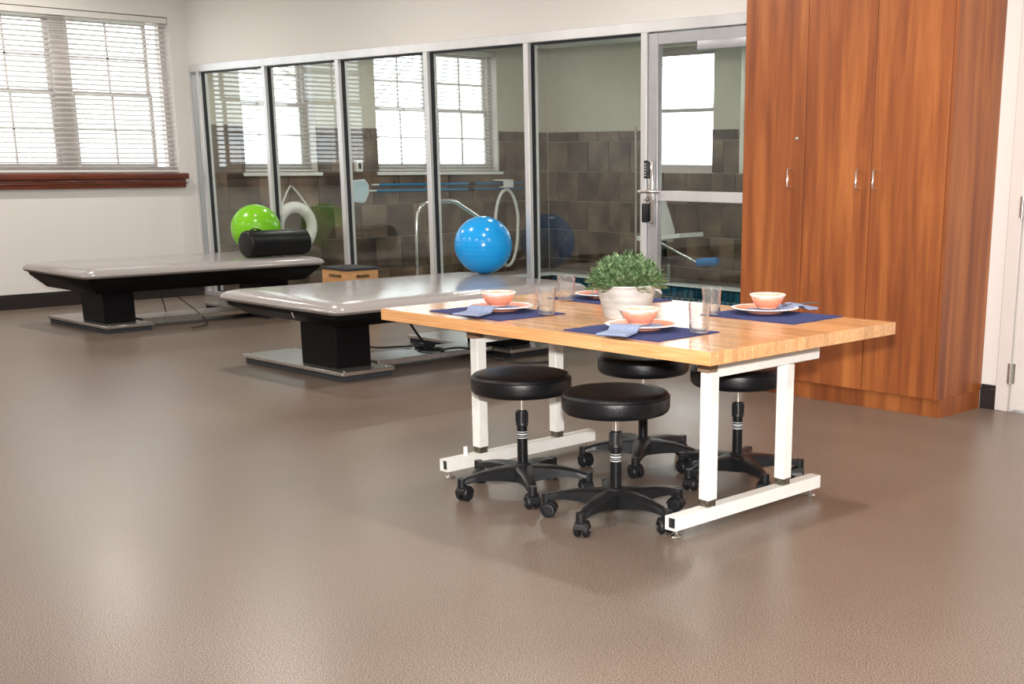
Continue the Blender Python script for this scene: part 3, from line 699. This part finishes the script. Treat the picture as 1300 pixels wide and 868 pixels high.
# ---------------------------------------------------------------- table settings
def soft_sheet(name, w_, d_, th, m, wav=.0015, nx=10, ny=8, seed=1):
    rnd = random.Random(seed); b = M(); top = []; bot = []
    for j in range(ny+1):
        for i in range(nx+1):
            e = abs(i/nx-.5)*2; z = wav*math.sin(i*1.1+seed)*math.cos(j*.9)*e
            top.append(b.bm.verts.new((-w_/2+w_*i/nx, -d_/2+d_*j/ny, th+abs(z)))); bot.append(b.bm.verts.new((-w_/2+w_*i/nx, -d_/2+d_*j/ny, 0)))
    id_ = lambda i, j: j*(nx+1)+i
    for j in range(ny):
        for i in range(nx):
            b.bm.faces.new([top[id_(i, j)], top[id_(i+1, j)], top[id_(i+1, j+1)], top[id_(i, j+1)]]); b.bm.faces.new([bot[id_(i, j)], bot[id_(i, j+1)], bot[id_(i+1, j+1)], bot[id_(i+1, j)]])
    for i in range(nx):
        for j in (0, ny): b.bm.faces.new([top[id_(i, j)], top[id_(i+1, j)], bot[id_(i+1, j)], bot[id_(i, j)]])
    for j in range(ny):
        for i in (0, nx): b.bm.faces.new([top[id_(i, j)], top[id_(i, j+1)], bot[id_(i, j+1)], bot[id_(i, j)]])
    return b.mesh(name, m, 60)
plate_me = M().lathe([(0, 0), (.074, 0), (.078, .003), (.082, .007), (.130, .0185), (.141, .0195), (.142, .0215), (.139, .023), (.128, .0222), (.082, .0105), (.074, .0075), (0, .0075)], 56).mesh('plate', PLATE)
bowl_me = M().lathe([(0, 0), (.036, 0), (.040, .002), (.041, .005), (.047, .010), (.058, .024), (.066, .040), (.0715, .052), (.076, .056), (.0765, .059), (.073, .0605), (.069, .056), (.062, .041), (.052, .023), (.038, .012), (0, .010)], 56).mesh('bowl', BOWL)
gp = [(0, 0), (.032, 0), (.036, .003), (.0365, .012), (.0375, .050), (.0395, .078), (.0395, .084), (.041, .088), (.0412, .110), (.0405, .112), (.0388, .111), (.0380, .088), (.0370, .080), (.0352, .050), (.0335, .016), (.030, .013), (0, .013)]
gm = M().lathe(gp, 40)
for v in gm.bm.verts:
    rr = math.hypot(v.co.x, v.co.y)
    if rr > .034 and v.co.z < .075 and v.co.z > .005:
        a = math.atan2(v.co.y, v.co.x); k = 1+.012*math.cos(a*10); v.co.x *= k; v.co.y *= k
glass_me = gm.mesh('tumbler', WATERG, 60)
def napkin_mesh(L_=.30, w_=.115):
    b = M(); path = [(.055, .0085), (.0, .0085), (-.06, .0095), (-.10, .017), (-.135, .0265), (-.152, .0255), (-.165, .014), (-.178, .0078), (-.19-(L_-.19)*.45, .0072), (-L_, .0075)]
    up = [(y, z+.0035) for y, z in path]
    pts = path+[(-L_-.004, .0125)]+[(-L_+.0, .0165), (-L_+.04, .0150)]+[(y, z+.0062) for y, z in reversed(path[:-2])]
    lp = []
    for i, s in enumerate((-1, -.5, 0, .5, 1)):
        lp.append([(s*w_/2+.010*math.sin(y*9), y, z+(.0012 if abs(s) < .6 else 0)) for y, z in pts])
    b.loft(lp); return b.mesh('napkin', NAPK, 60)
nap_me = napkin_mesh(); nap_short = napkin_mesh(.225, .10)
ZT = TT
SET = [((-4.11, 3.525), (-4.135, 3.565), (-3.888, 3.600), -2, 0, 'front left', 'at the front left corner of the table'),
       ((-3.262, 3.505), (-3.285, 3.535), (-3.058, 3.602), 2, 0, 'front right', 'in front of the potted plant'),
       ((-4.145, 4.235), (-4.19, 4.255), (-4.236, 4.050), -2, 180, 'back left', 'behind the potted plant'),
       ((-3.215, 4.245), (-3.287, 4.298), (-3.402, 4.083), 2, 180, 'back right', 'at the back right, nearest the cabinet')]
for i, (mc, pc, gc, a, rot, nm, where) in enumerate(SET):
    o = place('placemat', soft_sheet('placemat', .47, .355, .0025, NAVY, .002, seed=i+1), None, (mc[0], mc[1], ZT+.0005), R(a)); tag(o, 'navy cloth placemat '+where, 'placemat', 'navy placemats on the wooden table')
    o = place('dinner_plate', plate_me, None, (pc[0], pc[1], ZT+.0055)); tag(o, 'white plate with coral rim '+where, 'plate', 'coral rimmed plates')
    o = place('napkin', nap_me if rot == 0 else nap_short, None, (pc[0], pc[1], ZT+.0052), R(rot+(22 if rot == 0 else -20))); tag(o, 'folded blue grey napkin under the bowl '+where, 'napkin', 'folded napkins')
    o = place('bowl', bowl_me, None, (pc[0]-.012*math.cos(R(rot)), pc[1], ZT+.0228)); tag(o, 'coral and cream bowl on a plate '+where, 'bowl', 'coral bowls')
    o = place('tumbler', glass_me, None, (gc[0], gc[1], ZT+.0050)); tag(o, 'clear glass tumbler beside the bowl '+where, 'glass', 'clear tumblers')
sp = M()
sp.tube([(0, 0, 0), (.0, .05, .004), (0, .10, .006), (0, .14, .003)], .0032, 6, smooth=3); sp.lathe([(0, -.002), (.012, 0), (.018, .004), (.015, .003), (0, .001)], 16, (0, -.02, 0))
o = sp.build('spoon', CHROME, None, (-3.235, 4.395, ZT+.0335), R(-28)); tag(o, 'small steel spoon resting on the back right napkin', 'spoon')

# potted plant
t = thing('potted_plant', 'bushy green plant in a whitewashed ribbed metal pot', 'plant', (-3.605, 3.785, ZT+.0005))
pp = [(0, 0), (.088, 0), (.090, .004)]
for k in range(1, 15):
    z = .004+.122*k/15; rr = .090+.032*k/15
    pp.append((rr+(.0016 if k % 3 == 0 else 0), z))
pp += [(.123, .128), (.1265, .131), (.1265, .136), (.122, .137), (.119, .131), (.112, .100), (0, .100)]
pot = M().lathe(pp, 64)
pot.build('pot', POTM, t)
for s in (0, math.pi):
    ca, sa = math.cos(s+R(40)), math.sin(s+R(40)); nx, ny = -sa, ca
    hp = [(ca*.121+nx*d, sa*.121+ny*d, z) for d, z in ((-.035, .118), (-.033, .105))]
    M().tube([(ca*.118-nx*.035, sa*.118-ny*.035, .120), (ca*.134-nx*.032, sa*.134-ny*.032, .112), (ca*.142, sa*.142, .098), (ca*.134+nx*.032, sa*.134+ny*.032, .112), (ca*.118+nx*.035, sa*.118+ny*.035, .120)], .0042, 8, smooth=5).build('handle', POTM, t)
M().lathe([(0, .118), (.05, .118), (.10, .112), (.117, .102), (.10, .101), (0, .101)], 24).build('moss', SOIL, t)
rnd = random.Random(5); st = M(); lf = M()
def leaf(b, p, d, up, l, wd):
    d = d.normalized(); s = d.cross(up)
    if s.length < 1e-3: s = d.orthogonal()
    s.normalize(); n_ = s.cross(d)
    a = b.bm.verts.new(p); m1 = b.bm.verts.new(p+d*l*.45+s*wd+n_*.002); m2 = b.bm.verts.new(p+d*l*.45-s*wd+n_*.002); c = b.bm.verts.new(p+d*l*.45-n_*.0015); e = b.bm.verts.new(p+d*l-n_*.003)
    b.bm.faces.new((a, m1, c)); b.bm.faces.new((a, c, m2)); b.bm.faces.new((m1, e, c)); b.bm.faces.new((c, e, m2))
for i in range(240):
    th = rnd.random()*2*math.pi; ph = math.acos(1-rnd.random()*1.06)
    d = Vector((math.sin(ph)*math.cos(th), math.sin(ph)*math.sin(th), math.cos(ph)*.92))
    p0 = Vector((d.x*.085, d.y*.085, .116)); p1 = Vector((d.x*.152, d.y*.152, .118+max(-.012, d.z)*.135*(1+.12*rnd.random())))
    st.tube([p0, p0.lerp(p1, .5)+Vector((0, 0, .012)), p1], (.0014, .0008), 4)
    for k in range(9):
        s = .45+.55*k/8; q = p0.lerp(p1, s)+Vector((0, 0, .012*4*s*(1-s)))
        a = k*2.4+i; side = Vector((math.cos(a), math.sin(a), .35)); side = (side+ (p1-p0).normalized()*(.9 if k < 8 else 4))
        leaf(lf, q, side, Vector((0, 0, 1)), .021+.009*rnd.random(), .0060)
o = st.build('stems', STEM, t); o['kind'] = 'stuff'
o = lf.build('foliage', LEAF, t, ang=20); o['kind'] = 'stuff'

# ---------------------------------------------------------------- pool room equipment
XW = WX+.030
t = thing('life_ring', 'white life ring hung by rope on the brown tiled wall', 'life ring', (XW+.062, 7.66, .655))
N_ = 48; RR, rr = .205, .060
b = M(); b.tube([(0, RR*math.cos(2*math.pi*i/N_), RR*math.sin(2*math.pi*i/N_)) for i in range(N_)], rr, 16, True); b.build('ring', PVCW, t)
for a in (45, 135, 225, 315):
    c = M(); k = [R(a+d) for d in (-9, -4, 0, 4, 9)]
    c.tube([(0, RR*math.cos(q), RR*math.sin(q)) for q in k], rr+.003, 16); c.build('band', CORD, t)
M().tube([(0, -.17, .19), (-.03, -.06, .36), (-.035, -.01, .425), (-.035, .01, .425), (-.03, .07, .36), (0, .20, .17)], .010, 8).build('rope', CORD, t)
M().cyl((-.06, 0, .425), (-.02, 0, .425), .010, seg=10).build('hook', STEEL, t)
def pole(label, z, y0, y1):
    t = thing('telescopic_pole', label, 'pole', (XW+.05, y0, z), 0, 'blue poles on the pool wall')
    L_ = y1-y0
    M().cyl((0, 0, 0), (0, L_*.62, 0), .017, seg=14).build('outer_tube', BLUEP, t)
    M().cyl((0, L_*.62, 0), (0, L_, 0), .014, seg=14).build('inner_tube', BLUEP, t)
    M().cyl((0, L_*.60, 0), (0, L_*.64, 0), .022, seg=14).build('clamp', BLKP, t)
    M().cyl((0, -.10, 0), (0, .01, 0), .012, seg=12).build('tip', ALU, t)
    for yy in (.25, L_-.25): M().box(-.048, .0, yy-.012, yy+.012, -.022, -.016).box(.0, .022, yy-.012, yy+.012, -.022, -.016).box(-.050, -.044, yy-.012, yy+.012, -.03, .04).build('wall_hook', BLKP, t)
    return t
pole('upper blue pole lying on hooks below the double window', 1.080, 8.78, 10.95)
pole('lower blue pole lying on hooks below the double window', 1.015, 8.74, 10.95)
t = thing('skimmer_net', 'pale blue skimmer net on the tiled wall beside the blue poles', 'net', (XW+.03, 8.52, 1.02))
pts = [(0, -.14, .10), (0, .08, .115), (0, .125, .06), (0, .125, -.03), (0, .06, -.13), (0, -.14, -.11)]
M().tube(pts, .010, 8, True).build('rim', PVCW, t)
M().loft([[(x, y*.97, z*.97) for _, y, z in pts] for x in (-.015, .012)]).build('mesh', NET, t)
t = thing('wall_dispenser', 'small white dispenser with dark slot on the pool room wall', 'dispenser', (XW, 8.53, 1.225))
M().box(.0, .055, -.045, .045, 0, .125, .010, 2).build('case', PVCW, t)
M().box(.056, .059, -.018, .018, .03, .095, .001, 1).build('slot', BLKP, t)
t = thing('vacuum_hose', 'white looped hose hanging in the corner of the pool room', 'hose', (XW+.16, 10.58, 0))
hp = [(0, .19*math.cos(a)*(1 if math.sin(a) > 0 else .92), .545+.46*math.sin(a)) for a in [2*math.pi*i/20 for i in range(20)]]
M().tube(hp, .020, 10, True, smooth=3).build('hose', PVCW, t)
M().box(-.158, .05, -.08, .08, 1.108, 1.126, .004, 1).box(.034, .05, -.08, .08, 1.03, 1.107, .004, 1).box(-.03, .033, -.08, .08, 1.03, 1.045, .004, 1).build('hanger', PVCW, t)
t = thing('pool_handrail', 'bent stainless handrail standing at the pool edge', 'handrail', (-11.2, 8.5, 0))
M().tube([(0, 0, .006), (0, .0, .4), (0, .015, .72), (0, .06, .84), (0, .18, .905), (0, .5, .918), (0, .64, .86), (0, .92, .70), (0, 1.02, .58), (0, 1.04, .3), (0, 1.04, .006)], .024, 12, smooth=5).build('tube', CHROME, t)
for y in (0, 1.04): M().lathe([(.024, 0), (.05, 0), (.05, .006), (.028, .014), (.024, .014)], 20, (0, y, .0)).build('floor_flange', CHROME, t)
# lift chair over the far edge
t = thing('pool_lift_chair', 'white pool lift seat with high back and blue foam grip', 'lift chair', (-9.76, 10.80, .022))
def slab(path, w0, w1, th, m, name, par):
    b = M(); lp = []
    n = len(path)
    for i, (x, z) in enumerate(path):
        wv = w0+(w1-w0)*i/(n-1); j0, j1 = max(0, i-1), min(n-1, i+1)
        tx, tz = path[j1][0]-path[j0][0], path[j1][1]-path[j0][1]; l = math.hypot(tx, tz); nx, nz = -tz/l*th/2, tx/l*th/2
        lp.append([(x+nx, -wv, z+nz), (x+nx, wv, z+nz), (x-nx, wv, z-nz), (x-nx, -wv, z-nz)])
    b.loft(lp); return b.build(name, m, par, ang=50)
slab([(-.01, .50), (.02, .56), (-.03, .72), (-.09, .90), (-.10, .92)], .21, .13, .06, PVCW, 'backrest', t)
slab([(-.20, .49), (-.08, .48), (.1, .50), (.3, .525), (.46, .545)], .20, .20, .045, PVCW, 'seat', t)
M().box(-.10, .02, -.20, .20, .44, .50, .01, 2).build('seat_frame', PVCW, t)
M().tube([(.05, -.17, .52), (.09, -.17, .58), (.13, -.17, .56)], .018, 8, smooth=3).build('arm_bracket', PVCW, t)
M().tube([(.06, -.22, .51), (.74, -.22, .265)], .013, 10).build('foot_arm', CHROME, t)
rl = M().lathe([(0, -.14), (.035, -.14), (.042, -.13), (.042, .13), (.035, .14), (0, .14)], 20); rl.xf(Matrix.Translation((.88, -.22, .285)) @ Matrix.Rotation(R(-6), 4, 'Y') @ Matrix.Rotation(R(90), 4, 'Y')); rl.build('foam_grip', FOAM, t)
M().cyl((.13, 0, 0), (.13, 0, .24), .022, seg=14).build('post', CHROME, t)
M().cyl((.06, .0, .24), (.06, 0, .46), .03, seg=14).build('mast', BLKM, t)
M().box(-.10, .22, -.05, .05, .215, .26, .006, 1).build('cross_arm', BLKM, t)
M().lathe([(0, 0), (.07, 0), (.07, .008), (.03, .014), (0, .014)], 20, (.13, 0, 0)).build('base_flange', CHROME, t)
# clear screen standing beside the glass door, seen nearly edge-on
t = thing('glass_screen', 'narrow frameless glass screen standing inside beside the glass door', 'glass screen', (-6.648, 7.08, 0), R(134))
M().box(0, .55, -.005, .005, .03, 1.60).build('pane', SCREEN, t)
M().box(-.004, 0, -.005, .005, .03, 1.60).build('edge', CAPM, t)
M().box(.0, .06, -.02, .02, 0, .03, .003, 1).build('floor_clamp', CHROME, t); M().box(.45, .51, -.02, .02, 0, .03, .003, 1).build('floor_clamp', CHROME, t)
M().tube([(-.012, 0, .03), (-.012, 0, 1.60)], .008, 8).build('edge_rail', CHROME, t)
